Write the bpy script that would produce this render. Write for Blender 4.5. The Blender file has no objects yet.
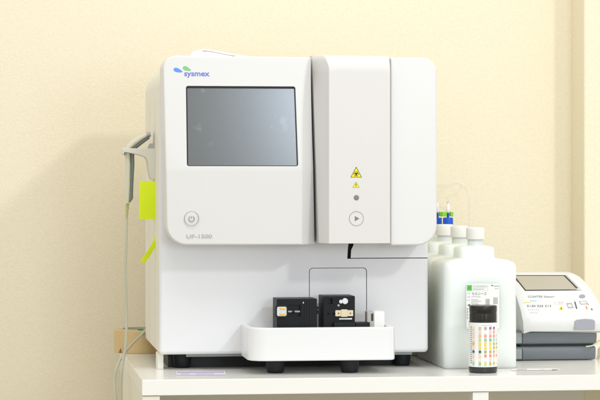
import bpy, bmesh, math, random
from mathutils import Vector, Matrix
random.seed(4)
scn = bpy.context.scene
col = scn.collection
R = math.radians

# ------------------------------------------------------------------ camera frame (metres; table top is z=0, machine front is y=0)
F = 2282.0
YAW = R(7.5)
CAM = Vector((-3.5*math.sin(YAW), -3.5*math.cos(YAW), .29))
FW = Vector((math.sin(YAW), math.cos(YAW), 0)); RT = Vector((math.cos(YAW), -math.sin(YAW), 0)); UP = Vector((0, 0, 1))
def at(px, py, Y):
    d = FW*F + RT*(px-300) + UP*(180-py)
    return CAM + d*((Y-CAM.y)/d.y)
def X(px, Y): return at(px, 180, Y).x
def Z(px, py, Y): return at(px, py, Y).z
def pts(l, Y): return [(at(a, b, Y).x, at(a, b, Y).z) for a, b in l]

# ------------------------------------------------------------------ materials
def mat(name, c, rough=.5, metal=0, spec=.5, bump=0, bscale=200, var=0, vscale=6, coat=0, trans=0, ior=1.45, sss=0, sssr=.02, alpha=1):
    m = bpy.data.materials.new(name); m.use_nodes = True
    nt = m.node_tree; b = nt.nodes['Principled BSDF']
    b.inputs['Base Color'].default_value = (*c, 1)
    b.inputs['Roughness'].default_value = rough
    b.inputs['Metallic'].default_value = metal
    b.inputs['Specular IOR Level'].default_value = spec
    b.inputs['IOR'].default_value = ior
    b.inputs['Coat Weight'].default_value = coat
    b.inputs['Transmission Weight'].default_value = trans
    if sss:
        b.inputs['Subsurface Weight'].default_value = sss
        b.inputs['Subsurface Radius'].default_value = (1, 1, 1)
        b.inputs['Subsurface Scale'].default_value = sssr
    tc = nt.nodes.new('ShaderNodeTexCoord')
    if bump:
        n = nt.nodes.new('ShaderNodeTexNoise'); n.inputs['Scale'].default_value = bscale; n.inputs['Detail'].default_value = 4
        bp = nt.nodes.new('ShaderNodeBump'); bp.inputs['Strength'].default_value = bump; bp.inputs['Distance'].default_value = .001
        nt.links.new(tc.outputs['Object'], n.inputs['Vector'])
        nt.links.new(n.outputs['Fac'], bp.inputs['Height']); nt.links.new(bp.outputs['Normal'], b.inputs['Normal'])
    if var:
        n = nt.nodes.new('ShaderNodeTexNoise'); n.inputs['Scale'].default_value = vscale; n.inputs['Detail'].default_value = 5
        mx = nt.nodes.new('ShaderNodeMix'); mx.data_type = 'RGBA'
        mx.inputs[6].default_value = (*[v*(1-var) for v in c], 1); mx.inputs[7].default_value = (*[min(1, v*(1+var)) for v in c], 1)
        nt.links.new(tc.outputs['Object'], n.inputs['Vector'])
        nt.links.new(n.outputs['Fac'], mx.inputs[0]); nt.links.new(mx.outputs[2], b.inputs['Base Color'])
        mr = nt.nodes.new('ShaderNodeMapRange'); mr.inputs['To Min'].default_value = max(0, rough-.06); mr.inputs['To Max'].default_value = min(1, rough+.06)
        nt.links.new(n.outputs['Fac'], mr.inputs['Value']); nt.links.new(mr.outputs[0], b.inputs['Roughness'])
    return m
M = {}
M['cover'] = mat('cover_plastic', (.725, .728, .722), .38, bump=.03, bscale=1500, var=.012, vscale=9)
M['block'] = mat('door_plastic', (.68, .668, .65), .42, bump=.03, bscale=1500, var=.012, vscale=9)
M['body'] = mat('body_plastic', (.75, .755, .768), .36, bump=.03, bscale=1500, var=.012, vscale=9)
M['side'] = mat('side_plastic_bounce_tint', (.79, .775, .70), .5, var=.015)  # yellow bounce light from the wall is mixed into this base colour
M['tray'] = mat('tray_plastic', (.77, .78, .785), .32, var=.01)
M['dark'] = mat('seam_dark', (.03, .03, .032), .6)
M['rubber'] = mat('black_rubber', (.012, .015, .018), .5, spec=.3, bump=.6, bscale=160, var=.5, vscale=120)
M['blackmetal'] = mat('black_anodised', (.006, .007, .009), .45, spec=.25, bump=.05, bscale=600, var=.25, vscale=60)
M['blackedge'] = mat('black_edge', (.006, .007, .008), .4, spec=.3)
M['brass'] = mat('brass', (.65, .42, .10), .3, metal=1)
M['silver'] = mat('silver', (.55, .55, .53), .3, metal=.8)
M['ivory'] = mat('ivory_plastic', (.72, .64, .44), .5)
M['hole'] = mat('hole', (.12, .10, .07), .6)
M['white'] = mat('white_plastic', (.85, .85, .84), .4)
M['greyedge'] = mat('grey_panel', (.45, .44, .40), .5)
M['plate'] = mat('steel_plate', (.28, .31, .30), .4, metal=.4)
M['print'] = mat('grey_print', (.20, .21, .22), .6)
M['printsoft'] = mat('soft_grey_print', (.42, .43, .42), .6)
M['ring'] = mat('ring_print', (.36, .30, .30), .6)
M['yellow'] = mat('warning_yellow', (.85, .74, .02), .5)
M['blackprint'] = mat('black_print', (.04, .04, .03), .6)
M['blue'] = mat('logo_blue', (.10, .30, .80), .5)
M['letter'] = mat('logo_letter_blue', (.14, .19, .66), .5)
M['green'] = mat('logo_green', (.22, .55, .22), .5)
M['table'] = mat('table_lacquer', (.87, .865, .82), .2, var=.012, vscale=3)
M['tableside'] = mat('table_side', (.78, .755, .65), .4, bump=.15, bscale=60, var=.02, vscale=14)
M['neon'] = mat('neon_paper', (.76, .93, .012), .6, var=.04, vscale=30)
M['tape'] = mat('brown_tape', (.66, .49, .24), .35, var=.05, vscale=30)
M['core'] = mat('tape_core', (.52, .50, .46), .8)
M['taperust'] = mat('tape_mark', (.30, .14, .03), .6)
M['tapegreen'] = mat('green_print', (.02, .35, .12), .5)
M['holder'] = mat('holder_plastic', (.73, .72, .63), .4)
M['scan'] = mat('scanner_plastic', (.68, .68, .55), .4)
M['scangrey'] = mat('scanner_grey', (.20, .23, .22), .45)
M['scantip'] = mat('scanner_tip', (.42, .42, .50), .4)
M['cable'] = mat('cable_sleeve', (.56, .56, .44), .45)
M['relief'] = mat('strain_relief', (.48, .47, .22), .5)
M['jug'] = mat('translucent_jug', (.77, .825, .795), .33, sss=.75, sssr=.05, bump=.05, bscale=60, var=.015, vscale=25)
M['cap'] = mat('white_cap', (.84, .835, .80), .45, sss=.2, sssr=.006)
M['label'] = mat('paper_label', (.83, .84, .83), .55)
M['labelgreen'] = mat('label_green', (.10, .58, .08), .55)
M['labelline'] = mat('label_line_green', (.50, .72, .40), .55)
M['labeldark'] = mat('label_dark', (.10, .10, .10), .6)
M['labelgrey'] = mat('label_grey', (.40, .40, .39), .6)
M['bluecap'] = mat('blue_cap', (.008, .09, .60), .4)
M['greenclip'] = mat('green_clip', (.20, .60, .02), .4)
M['bottlecap'] = mat('black_cap', (.014, .012, .008), .35, bump=.2, bscale=300)
M['bottleblack'] = mat('black_bottle', (.03, .03, .03), .25)
M['devwhite'] = mat('device_white', (.745, .755, .755), .32, var=.01)
M['devgrey'] = mat('device_grey', (.175, .195, .215), .45, bump=.1, bscale=900, var=.04)
M['devside'] = mat('device_side', (.30, .33, .32), .5)
M['devbutton'] = mat('device_button', (.33, .34, .38), .4)
M['devscreen'] = mat('device_screen', (.46, .43, .35), .25)  # tan of the reflected wall is put into the base colour
M['orange'] = mat('orange_print', (.85, .25, .08), .5)
M['pink'] = mat('pink_print', (.85, .50, .45), .5)
M['cyan'] = mat('cyan_print', (.35, .70, .80), .5)
M['lilac'] = mat('lilac_paper', (.70, .66, .76), .5)
M['lilacd'] = mat('lilac_dark', (.36, .32, .55), .5)
M['paper'] = mat('paper', (.80, .78, .80), .6)
M['brownprint'] = mat('brown_print', (.42, .33, .20), .6)
M['wire'] = mat('cream_wire', (.62, .58, .46), .5)
M['door'] = M['body']

# screen glass with greasy finger marks
m = mat('screen_glass', (.16, .165, .155), .19, ior=1.9); M['screen'] = m
nt = m.node_tree; b = nt.nodes['Principled BSDF']
tc = nt.nodes.new('ShaderNodeTexCoord')
n1 = nt.nodes.new('ShaderNodeTexNoise'); n1.inputs['Scale'].default_value = 38; n1.inputs['Detail'].default_value = 3
r1 = nt.nodes.new('ShaderNodeMapRange'); r1.inputs['From Min'].default_value = .62; r1.inputs['From Max'].default_value = .76
mx = nt.nodes.new('ShaderNodeMix'); mx.data_type = 'RGBA'
mx.inputs[6].default_value = (.062, .068, .062, 1); mx.inputs[7].default_value = (.16, .18, .20, 1)
nt.links.new(tc.outputs['Object'], n1.inputs['Vector']); nt.links.new(n1.outputs['Fac'], r1.inputs['Value'])
nt.links.new(r1.outputs[0], mx.inputs[0]); nt.links.new(mx.outputs[2], b.inputs['Base Color'])

# clear tubing
m = mat('clear_tube', (.95, .96, .97), .08, trans=1.0, ior=1.35); M['clear'] = m

# embossed cream wallpaper
m = mat('cream_wallpaper', (.80, .715, .53), .75); M['wall'] = m
nt = m.node_tree; b = nt.nodes['Principled BSDF']; tc = nt.nodes.new('ShaderNodeTexCoord')
na = nt.nodes.new('ShaderNodeTexNoise'); na.inputs['Scale'].default_value = 240; na.inputs['Detail'].default_value = 6; na.inputs['Roughness'].default_value = .65
vo = nt.nodes.new('ShaderNodeTexVoronoi'); vo.inputs['Scale'].default_value = 380
nt.links.new(tc.outputs['Object'], na.inputs['Vector']); nt.links.new(tc.outputs['Object'], vo.inputs['Vector'])
ad = nt.nodes.new('ShaderNodeMath'); ad.operation = 'ADD'
nt.links.new(na.outputs['Fac'], ad.inputs[0]); nt.links.new(vo.outputs['Distance'], ad.inputs[1])
bp = nt.nodes.new('ShaderNodeBump'); bp.inputs['Strength'].default_value = .38; bp.inputs['Distance'].default_value = .0007
nt.links.new(ad.outputs[0], bp.inputs['Height']); nt.links.new(bp.outputs['Normal'], b.inputs['Normal'])
mx = nt.nodes.new('ShaderNodeMix'); mx.data_type = 'RGBA'
mx.inputs[6].default_value = (.80, .727, .545, 1); mx.inputs[7].default_value = (.85, .785, .61, 1)
mr = nt.nodes.new('ShaderNodeMapRange'); mr.inputs['From Min'].default_value = .3; mr.inputs['From Max'].default_value = .7
nt.links.new(na.outputs['Fac'], mr.inputs['Value']); nt.links.new(mr.outputs[0], mx.inputs[0]); nt.links.new(mx.outputs[2], b.inputs['Base Color'])

M['floor'] = mat('floor_vinyl', (.42, .38, .30), .5, var=.05)

# ------------------------------------------------------------------ mesh building
ROOT = {}
def rootloc(o):
    while o is not None:
        if o.name in ROOT: return ROOT[o.name]
        o = o.parent
    return Vector((0, 0, 0))
class MB:
    def __init__(s): s.bm = bmesh.new(); s.mats = []
    def mi(s, m):
        if m not in s.mats: s.mats.append(m)
        return s.mats.index(m)
    def face(s, vs, m):
        try: f = s.bm.faces.new(vs); f.material_index = s.mi(m); f.smooth = True; return f
        except ValueError: return None
    def box(s, x0, x1, y0, y1, z0, z1, m):
        v = [s.bm.verts.new((x, y, z)) for x in (x0, x1) for y in (y0, y1) for z in (z0, z1)]
        for q in ((0,1,3,2), (4,6,7,5), (0,4,5,1), (2,3,7,6), (0,2,6,4), (1,5,7,3)): s.face([v[i] for i in q], m)
        return s
    def pbox(s, a, b, c, d, Y0, Y1, m):   # pixel rectangle a..c, b..d (left, top, right, bottom) measured in the plane Y0
        p = at(a, d, Y0); q = at(c, b, Y0)
        return s.box(p.x, q.x, Y0, Y1, p.z, q.z, m)
    def prism(s, P, y0, y1, m, m2=None):   # outline in x,z swept along y
        A = [s.bm.verts.new((x, y0, z)) for x, z in P]; B = [s.bm.verts.new((x, y1, z)) for x, z in P]
        s.face(A, m); s.face(B[::-1], m2 or m)
        n = len(P)
        for i in range(n): s.face([A[i], B[i], B[(i+1)%n], A[(i+1)%n]], m2 or m)
        return s
    def prismz(s, P, z0, z1, m):
        A = [s.bm.verts.new((x, y, z0)) for x, y in P]; B = [s.bm.verts.new((x, y, z1)) for x, y in P]
        s.face(A, m); s.face(B[::-1], m); n = len(P)
        for i in range(n): s.face([A[i], B[i], B[(i+1)%n], A[(i+1)%n]], m)
        return s
    def prismx(s, P, x0, x1, m):
        A = [s.bm.verts.new((x0, y, z)) for y, z in P]; B = [s.bm.verts.new((x1, y, z)) for y, z in P]
        s.face(A, m); s.face(B[::-1], m); n = len(P)
        for i in range(n): s.face([A[i], B[i], B[(i+1)%n], A[(i+1)%n]], m)
        return s
    def loft(s, rings, m, cap=True, close=True):
        V = [[s.bm.verts.new(p) for p in r] for r in rings]; n = len(V[0])
        for a, b in zip(V, V[1:]):
            for i in range(n if close else n-1): s.face([a[i], a[(i+1)%n], b[(i+1)%n], b[i]], m)
        if cap: s.face(V[0][::-1], m); s.face(V[-1], m)
        return s
    def lathe(s, prof, c, m, n=40, axis='z', cap=True):
        rings = []
        for r, h in prof:
            ring = []
            for k in range(n):
                a = 2*math.pi*k/n; u, v = r*math.cos(a), r*math.sin(a)
                ring.append((c[0]+u, c[1]+v, c[2]+h) if axis == 'z' else ((c[0]+u, c[1]+h, c[2]+v) if axis == 'y' else (c[0]+h, c[1]+u, c[2]+v)))
            rings.append(ring)
        return s.loft(rings, m, cap)
    def tube(s, path, r, m, n=10, sub=8):
        P = smooth(path, sub) if sub > 1 else [Vector(p) for p in path]
        rings = []; up = Vector((.13, .97, .21)).normalized()
        for i, p in enumerate(P):
            t = (P[min(i+1, len(P)-1)]-P[max(i-1, 0)]).normalized()
            u = t.cross(up).normalized(); w = t.cross(u); up = (u.cross(t)).normalized()
            rr = r(i/(len(P)-1)) if callable(r) else r
            rings.append([p+u*rr*math.cos(2*math.pi*k/n)+w*rr*math.sin(2*math.pi*k/n) for k in range(n)])
        return s.loft(rings, m)
    def mesh(s, name):
        bmesh.ops.recalc_face_normals(s.bm, faces=s.bm.faces)
        me = bpy.data.meshes.new(name); s.bm.to_mesh(me); s.bm.free()
        for k in s.mats: me.materials.append(M[k])
        return me
    def build(s, name, parent=None, bevel=0, seg=3, cut=None, sharp=35, smoothit=True, blim=30):
        me = s.mesh(name); o = bpy.data.objects.new(name, me); col.objects.link(o)
        if bevel:
            md = o.modifiers.new('b', 'BEVEL'); md.width = bevel; md.segments = seg; md.limit_method = 'ANGLE'; md.angle_limit = R(blim)
            bake(o)
        if cut:
            for c in cut:
                cm = c.mesh('cut'); co = bpy.data.objects.new('cut', cm); col.objects.link(co)
                md = o.modifiers.new('c', 'BOOLEAN'); md.operation = 'DIFFERENCE'; md.solver = 'EXACT'; md.material_mode = 'TRANSFER'; md.object = co
                bake(o); bpy.data.objects.remove(co)
        o.data.set_sharp_from_angle(angle=R(sharp))
        if bevel or cut:
            md = o.modifiers.new('w', 'WEIGHTED_NORMAL'); md.keep_sharp = True; md.weight = 60
            bake(o)
        if parent is not None:
            o.data.transform(Matrix.Translation(-rootloc(parent))); o.parent = parent
        return o
def bake(o):
    dg = bpy.context.evaluated_depsgraph_get(); dg.update()
    me = bpy.data.meshes.new_from_object(o.evaluated_get(dg), depsgraph=dg)
    o.modifiers.clear(); o.data = me
def smooth(path, sub=8):
    P = [Vector(p) for p in path]; out = []
    for i in range(len(P)-1):
        a = P[max(i-1, 0)]; b = P[i]; c = P[i+1]; d = P[min(i+2, len(P)-1)]
        for k in range(sub):
            t = k/sub
            out.append(.5*((2*b)+(c-a)*t+(2*a-5*b+4*c-d)*t*t+(3*b-3*c+d-a)*t**3))
    out.append(P[-1]); return out
def tag(o, label, cat, group=None, kind=None):
    if label: o['label'] = label
    if cat: o['category'] = cat
    if group: o['group'] = group
    if kind: o['kind'] = kind
    return o
def thing(name, loc, label, cat, group=None):
    o = bpy.data.objects.new(name, None); col.objects.link(o); o.location = loc; o.empty_display_size = .02
    ROOT[o.name] = Vector(loc); return tag(o, label, cat, group)
def rebase(o, loc):      # put the origin of a one-mesh thing at its base
    o.data.transform(Matrix.Translation(-Vector(loc))); o.location = loc; return o
def rr(x0, x1, z0, z1, r, n=8):     # rounded rectangle; r = (bl, br, tr, tl)
    if not isinstance(r, (tuple, list)): r = (r,)*4
    out = []
    for (cx, cz, rad, a0) in ((x0+r[0], z0+r[0], r[0], 180), (x1-r[1], z0+r[1], r[1], 270), (x1-r[2], z1-r[2], r[2], 0), (x0+r[3], z1-r[3], r[3], 90)):
        if rad < 1e-6: out.append((cx, cz)); continue
        for k in range(n+1):
            a = R(a0+90*k/n); out.append((cx+rad*math.cos(a), cz+rad*math.sin(a)))
    return out
def prr(a, b, c, d, Y, rpx, n=8):
    p = at(a, d, Y); q = at(c, b, Y); k = 3.5/F
    r = [v*k for v in (rpx if isinstance(rpx, (tuple, list)) else (rpx,)*4)]
    return rr(p.x, q.x, p.z, q.z, r, n)
def text(name, s, px, py, wpx, hpx, Y, m, parent, bold=0, place=None, thick=.0001):
    """lettering whose box is px..px+wpx wide, centred on py, lying in the plane Y (or placed by a matrix)"""
    cu = bpy.data.curves.new(name, 'FONT'); cu.body = s; cu.size = 1; cu.offset = bold; cu.extrude = .01; cu.resolution_u = 3
    o = bpy.data.objects.new(name, cu); col.objects.link(o)
    dg = bpy.context.evaluated_depsgraph_get(); dg.update()
    me = bpy.data.meshes.new_from_object(o.evaluated_get(dg), depsgraph=dg); bpy.data.objects.remove(o)
    xs = [v.co.x for v in me.vertices]; ys = [v.co.y for v in me.vertices]
    x0, x1, y0, y1 = min(xs), max(xs), min(ys), max(ys)
    a = at(px, py+hpx/2, Y); b_ = at(px+wpx, py-hpx/2, Y)
    for v in me.vertices:
        u = (v.co.x-x0)/(x1-x0); w = (v.co.y-y0)/(y1-y0); t = v.co.z/.01
        if place: v.co = place(u, w, t)
        else: v.co = (a.x+(b_.x-a.x)*u, Y-thick*t, a.z+(b_.z-a.z)*w)
    me.materials.clear(); me.materials.append(M[m]); me.name = name
    o = bpy.data.objects.new(name, me); col.objects.link(o)
    if parent is not None:
        me.transform(Matrix.Translation(-rootloc(parent))); o.parent = parent
    return o
def ring_mb(mb, px, py, r0, r1, Y, m, a0=0, a1=360, n=48, th=.0003):
    c = at(px, py, Y); k = 3.43/F; full = a1-a0 >= 360
    N = n if full else n+1
    V = []
    for i in range(N):
        a = R(a0+(a1-a0)*i/n)
        V.append([mb.bm.verts.new((c.x+k*r*math.cos(a), y, c.z+k*r*math.sin(a))) for r, y in ((r0, Y), (r1, Y), (r1, Y-th), (r0, Y-th))])
    for i in range(N if full else N-1):
        A = V[i]; B = V[(i+1) % N]
        for j in range(4): mb.face([A[j], A[(j+1)%4], B[(j+1)%4], B[j]], m)
    if not full: mb.face(V[0], m); mb.face(V[-1][::-1], m)
    return mb

# ------------------------------------------------------------------ setting
WY = .52      # wall plane
PY = .43      # pillar front
xp = X(584, PY)
o = MB().box(-3.2, xp+.02, WY, WY+.1, -.75, 1.9, 'wall').build('wall'); o['kind'] = 'structure'
tag(o, 'cream embossed wallpaper wall behind the analyzer', 'wall')
o = MB().box(xp, 3.2, PY, WY+.12, -.75, 1.9, 'wall').build('wall_pillar', bevel=.004); o['kind'] = 'structure'
tag(o, 'cream papered wall pillar standing forward at the right edge', 'pillar')
o = MB().box(-3.2, 3.2, -4.6, WY, -.80, -.75, 'floor').build('floor'); o['kind'] = 'structure'

# table
TY = -.16
xl = X(142, TY); TB = .462
tb = thing('table', (.3, .15, -.75), 'long white lacquered table with thick top and square legs under the machine', 'table')
zb = Z(142, 396, TY)
MB().box(xl, 1.15, TY, TB, zb, 0, 'table').build('tabletop', tb, bevel=.0012)
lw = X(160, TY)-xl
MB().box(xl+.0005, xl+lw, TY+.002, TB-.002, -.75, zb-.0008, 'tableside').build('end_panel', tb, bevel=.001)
for a, b in ((473, 489),):
    MB().box(X(a, TY), X(b, TY), TY+.002, TY+.03, -.75, zb-.0008, 'table').build('leg', tb, bevel=.001)
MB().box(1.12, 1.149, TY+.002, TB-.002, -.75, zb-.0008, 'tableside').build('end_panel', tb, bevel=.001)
MB().box(xl+lw+.001, 1.119, TB-.03, TB-.012, zb-.09, zb-.001, 'tableside').build('back_rail', tb, bevel=.001)

# ------------------------------------------------------------------ analyzer
D = .33
x0 = X(159, 0); x1 = X(428.5, 0); z0 = Z(159, 355, 0); z1 = Z(170, 57.5, 0)
cz = (x0+x1)/2
an = thing('urine_analyzer', (cz, .1, 0), 'large white bench analyzer with grey touch screen and sample tray in front', 'analyzer')
# body shell, with the door pocket and the seam lines cut in
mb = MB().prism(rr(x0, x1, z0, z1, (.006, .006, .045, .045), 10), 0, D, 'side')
def seam(a, b, c, d, dep): return MB().pbox(a, b, c, d, -.01, -.01+.01+dep, 'dark')
dp = at(309, 340, 0); dq = at(367, 267.5, 0)
pocket = MB().prism(rr(dp.x, dq.x, dp.z, dq.z, (0, 0, .006, .006)), -.01, .006, 'body')
s1 = MB().box(X(350, 0), x1+.01, -.01, .008, Z(380, 258.6, 0), Z(380, 257.8, 0), 'dark')
s2 = MB().prism(pts([(347.2, 258.8), (350.6, 258.8), (351.2, 250), (353.5, 245), (353.5, 238), (349.5, 238), (347.8, 248)], 0), -.01, .012, 'dark')
s3 = MB().box(x0-.01, x0+.002, .085, .0865, z0-.01, z1-.06, 'dark')
s4 = MB().box(x0-.01, x0+.002, .215, .2165, z0-.01, z1-.06, 'dark')
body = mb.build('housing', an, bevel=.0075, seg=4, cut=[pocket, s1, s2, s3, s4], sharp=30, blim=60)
me = body.data
# front faces get the cooler front colour, without the wall bounce tint
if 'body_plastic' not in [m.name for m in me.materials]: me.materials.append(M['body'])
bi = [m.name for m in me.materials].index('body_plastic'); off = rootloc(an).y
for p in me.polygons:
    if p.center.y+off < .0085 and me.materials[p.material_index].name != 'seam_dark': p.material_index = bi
g = .0011
MB().prism(rr(dp.x+g, dq.x-g, dp.z+g, dq.z-g, (0, 0, .005, .005)), .0003, .0055, 'body').build('access_door', an, bevel=.0006)
mb = MB()
for k in range(9): mb.box(x0-.0004, x0+.001, .262, .264, Z(147, 219+k*2.5+.9, .262), Z(147, 219+k*2.5, .262), 'greyedge')
mb.build('vent_holes', an)

CY = -.07     # cover front
# left cover panel with screen pocket
def lerp(a, b, t): return a+(b-a)*t
def arc(cx, cy, r, a0, a1, n=10): return [(cx+r*math.cos(R(lerp(a0, a1, k/n))), cy-r*math.sin(R(lerp(a0, a1, k/n)))) for k in range(n+1)]
P = arc(176, 68.3, 13, 180, 90) + [(311.3, 57.0), (318.7, 245.4)] + arc(187.5, 224.8, 20.5, 270, 180)
mb = MB().prism(pts(P, CY), CY, .004, 'cover')
bmm = mb.bm
def bis(bmm, co, no): bmesh.ops.bisect_plane(bmm, geom=bmm.verts[:]+bmm.edges[:]+bmm.faces[:], plane_co=co, plane_no=no)
zt = Z(230, 172, CY); zt2 = Z(230, 168, CY)
for zz in (zt, zt2): bis(bmm, (0, 0, zz), (0, 0, 1))
CR = [(50, 311), (57, 309.8), (63, 307.8), (70, 306.3), (78, 305.0), (88, 303.9), (100, 303.0), (115, 302.4), (135, 302.0), (165, 302.0), (246, 302.6), (260, 302.6)]
def crease(z):
    for (y0, q0), (y1, q1) in zip(CR, CR[1:]):
        za, zb_ = Z(q0, y0, CY), Z(q1, y1, CY)
        if zb_ <= z <= za: return lerp(X(q0, CY), X(q1, CY), (za-z)/(za-zb_))
    return X(302, CY)
for y0, q0 in CR[2:9]: bis(bmm, (0, 0, Z(q0, y0, CY)), (0, 0, 1))
xc0 = X(303, CY)
bis(bmm, (xc0, 0, 0), (1, 0, 0))
for v in bmm.verts:
    if v.co.y < CY+.001 and abs(v.co.x-xc0) < 1e-5: v.co.x = crease(v.co.z)
for v in bmm.verts:
    if v.co.y < CY+.001:
        fx = v.co.x-crease(v.co.z)
        if v.co.z < zt2: v.co.y += (zt2-v.co.z)*.11
        if fx > .0004: v.co.y += fx*1.35
def trap(P):     # the glass is a little narrower at its top edge
    zb_ = Z(240, 166, CY); zt_ = Z(240, 86, CY); xm = X(200, CY)
    return [(x+(.0013 if x < xm else .0045)*(0 if x < xm else 1)*-(z-zb_)/(zt_-zb_)-(.0015*(z-zb_)/(zt_-zb_) if x < xm else 0)+(.0013 if x < xm else 0), z) for x, z in P]
scr = MB().prism(trap(prr(186, 86.3, 298.4, 166.2, CY, 2.2)), CY-.02, CY+.0045, 'cover')
MB.build(mb, 'screen_cover', an, bevel=.003, seg=3, cut=[scr], sharp=28, blim=50)
MB().prism(trap(prr(186.3, 86.6, 298.1, 165.9, CY, 2)), CY+.0036, CY+.0050, 'dark').build('screen_gasket', an)
scrn = MB().prism(trap(prr(187.3, 88.6, 297.2, 165.5, CY, .6)), CY+.0026, CY+.0040, 'screen').build('touch_screen', an, bevel=.0003)

# centre door block
rows = []
Yf = -.081
prof = [(54.3, .022), (55.0, .0165), (56.6, .011), (59.5, .0062), (63, .003), (67, .0009), (72, 0), (243.6, 0)]
mb = MB(); rings = []
for py, dy in prof:
    sx = lerp(312.0, 319.0, (py-55)/190); ex = 329 if py > 66 else lerp(325, 329, max(0, (py-54)/12))
    a = at(sx, py, -.050); b = at(ex, py, Yf); c = at(390.2, py, Yf); z = b.z
    ys = max(-.050, Yf+dy+.004)
    rings.append([(a.x, ys, z), (b.x, Yf+dy, z), (c.x, Yf+dy, z), (c.x, .004, z), (a.x, .004, z)])
mb.loft(rings, 'block'); mb.build('front_door', an, bevel=.0012, seg=2, sharp=35, blim=25)
# right cover panel
P = [(390.5, 57.3)] + arc(422.5, 72, 14.5, 90, 0) + arc(417, 225.4, 20.0, 0, -90) + [(390.5, 245.6)]
MB().prism(pts(P, CY), CY, .004, 'cover').build('side_cover', an, bevel=.003, seg=3, sharp=35, blim=50)

# printing on the front
mk = CY-.0002
mb = MB()
leaf = lambda cx, cy, w, h, a: [(cx+w*math.cos(t)*math.cos(a)-h*math.sin(t)*(1-.5*math.cos(t))*math.sin(a), cy-(w*math.cos(t)*math.sin(a)+h*math.sin(t)*(1-.5*math.cos(t))*math.cos(a))) for t in [2*math.pi*k/20 for k in range(20)]]
mb.prism(pts(leaf(178.2, 70.4, 4.8, 1.9, R(-18)), mk), mk, CY+.001, 'blue')
mb.prism(pts(leaf(187.0, 68.8, 4.4, 1.9, R(-22)), mk-.0001), mk-.0001, CY+.001, 'green')
mb.build('logo_mark', an)
text('logo_lettering', 'sysmex', 184.2, 75.1, 25.4, 5.4, mk, 'letter', an, bold=.02)
yl = CY+(zt2-Z(200, 236, CY))*.11-.0003
text('model_lettering', 'UF-1500', 186.5, 236.3, 25.5, 4.0, yl, 'printsoft', an, bold=.01)
yl = CY+(zt2-Z(200, 218.5, CY))*.11-.0004
mb = ring_mb(MB(), 191.6, 218.5, 6.9, 7.35, yl, 'ring', th=.0008)
mb = ring_mb(mb, 191.6, 218.9, 2.4, 3.0, yl, 'print', a0=120, a1=420)
mb.pbox(191.3, 215.3, 191.9, 218.8, yl, yl+.0004, 'print')
mb.build('power_button', an)
yb = Yf-.0001
mb = ring_mb(MB(), 356.4, 218.6, 6.9, 7.35, yb, 'ring')
mb.prism(pts([(354.8, 216), (359.4, 218.6), (354.8, 221.2)], yb), yb-.0002, yb+.0005, 'print')
mb.build('start_button', an)
MB().lathe([(.0040, .002), (.0040, -.0004), (.0034, -.0007)], at(356.4, 197.6, yb), 'print', axis='y').build('indicator_lamp', an)
def tri(cx, cy, w, h, Y): return pts([(cx-w/2, cy+h/2), (cx+w/2, cy+h/2), (cx, cy-h/2)], Y)
mb = MB(); mb.prism(tri(356.2, 172.0, 11.6, 10.8, yb), yb, yb+.0004, 'blackprint'); y2 = yb-.0003
mb.prism(tri(356.2, 172.4, 9.9, 9.1, y2), y2, y2+.0002, 'yellow'); y3 = y2-.0003
for a in (90, 210, 330):
    cx = 356.2+1.5*math.cos(R(a)); cy = 173.8-1.5*math.sin(R(a))
    ring_mb(mb, cx, cy, 1.0, 1.5, y3, 'blackprint', a0=a+38, a1=a+322, n=16)
ring_mb(mb, 356.2, 173.8, .5, .95, y3, 'blackprint', n=12)
mb.build('biohazard_sign', an)
mb = MB(); mb.prism(tri(356.0, 184.6, 6.8, 6.0, yb), yb, yb+.0004, 'blackprint')
mb.prism(tri(356.0, 184.8, 6.0, 5.2, y2), y2, y2+.0002, 'yellow')
mb.pbox(355.7, 183.6, 356.3, 185.7, y3, y3+.0002, 'blackprint'); mb.pbox(355.7, 186.1, 356.3, 186.7, y3, y3+.0002, 'blackprint')
mb.build('warning_sign', an)

# sampler tray
SY = -.105
a = at(255, 361.5, SY); b = at(395.8, 327, SY); SX0 = X(247, -.08)
P2 = [(SX0, .0), (SX0-.0, -.073)]
P2 = [(SX0, .002), (SX0, -.078), (SX0+.004, -.092), (SX0+.014, -.102), (SX0+.026, SY), (b.x-.009, SY), (b.x-.003, -.102), (b.x, -.095), (b.x, .002)]
mb = MB().prismz(P2, a.z, b.z, 'tray')
inner = MB().prismz([(SX0+.007, -.0012), (SX0+.007, -.076), (SX0+.03, SY+.007), (b.x-.01, SY+.007), (b.x-.007, -.0012)], b.z-.012, b.z+.02, 'tray')
sam = mb.build('sample_tray', an, bevel=.0022, seg=3, cut=[inner], blim=60)
ft = b.z-.012   # tray floor
# left black carrier
BY = -.07
def zf(): return ft
pl = at(276.8, 299, BY); pr = at(317, 326, BY)
mb = MB().box(pl.x, pr.x, BY, -.02, ft, pl.z, 'blackmetal')
cl = [MB().pbox(287.5, 305, 300.5, 316.5, BY-.002+.002-.001, BY+.006, 'blackedge')]
car = mb.build('slide_carrier', an, bevel=.0008, cut=cl, sharp=35)
mb = MB()
for q in (302, 305, 307.6, 310): mb.pbox(q, 300, q+.9, 327, BY-.0008, BY+.0002, 'blackedge')
mb.build('rib', car)
mb = MB().prism(prr(275.4, 304.8, 287.6, 318, BY-.0028, 2.5), BY-.0028, BY+.0002, 'blackedge'); mb.build('clip_frame', car, bevel=.0004)
mb = MB().prism(prr(277, 306.8, 286.6, 316.3, BY-.004, 1.6), BY-.004, BY-.0028, 'silver')
mb.prism(pts([(279.4, 307.6), (286, 307.6), (285.2, 309.8), (280.6, 309.8)], BY-.0052), BY-.0052, BY-.0038, 'brass')
mb.prism(pts([(280.6, 313.4), (285.2, 313.4), (286, 315.8), (279.4, 315.8)], BY-.0052), BY-.0052, BY-.0038, 'brass')
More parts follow.
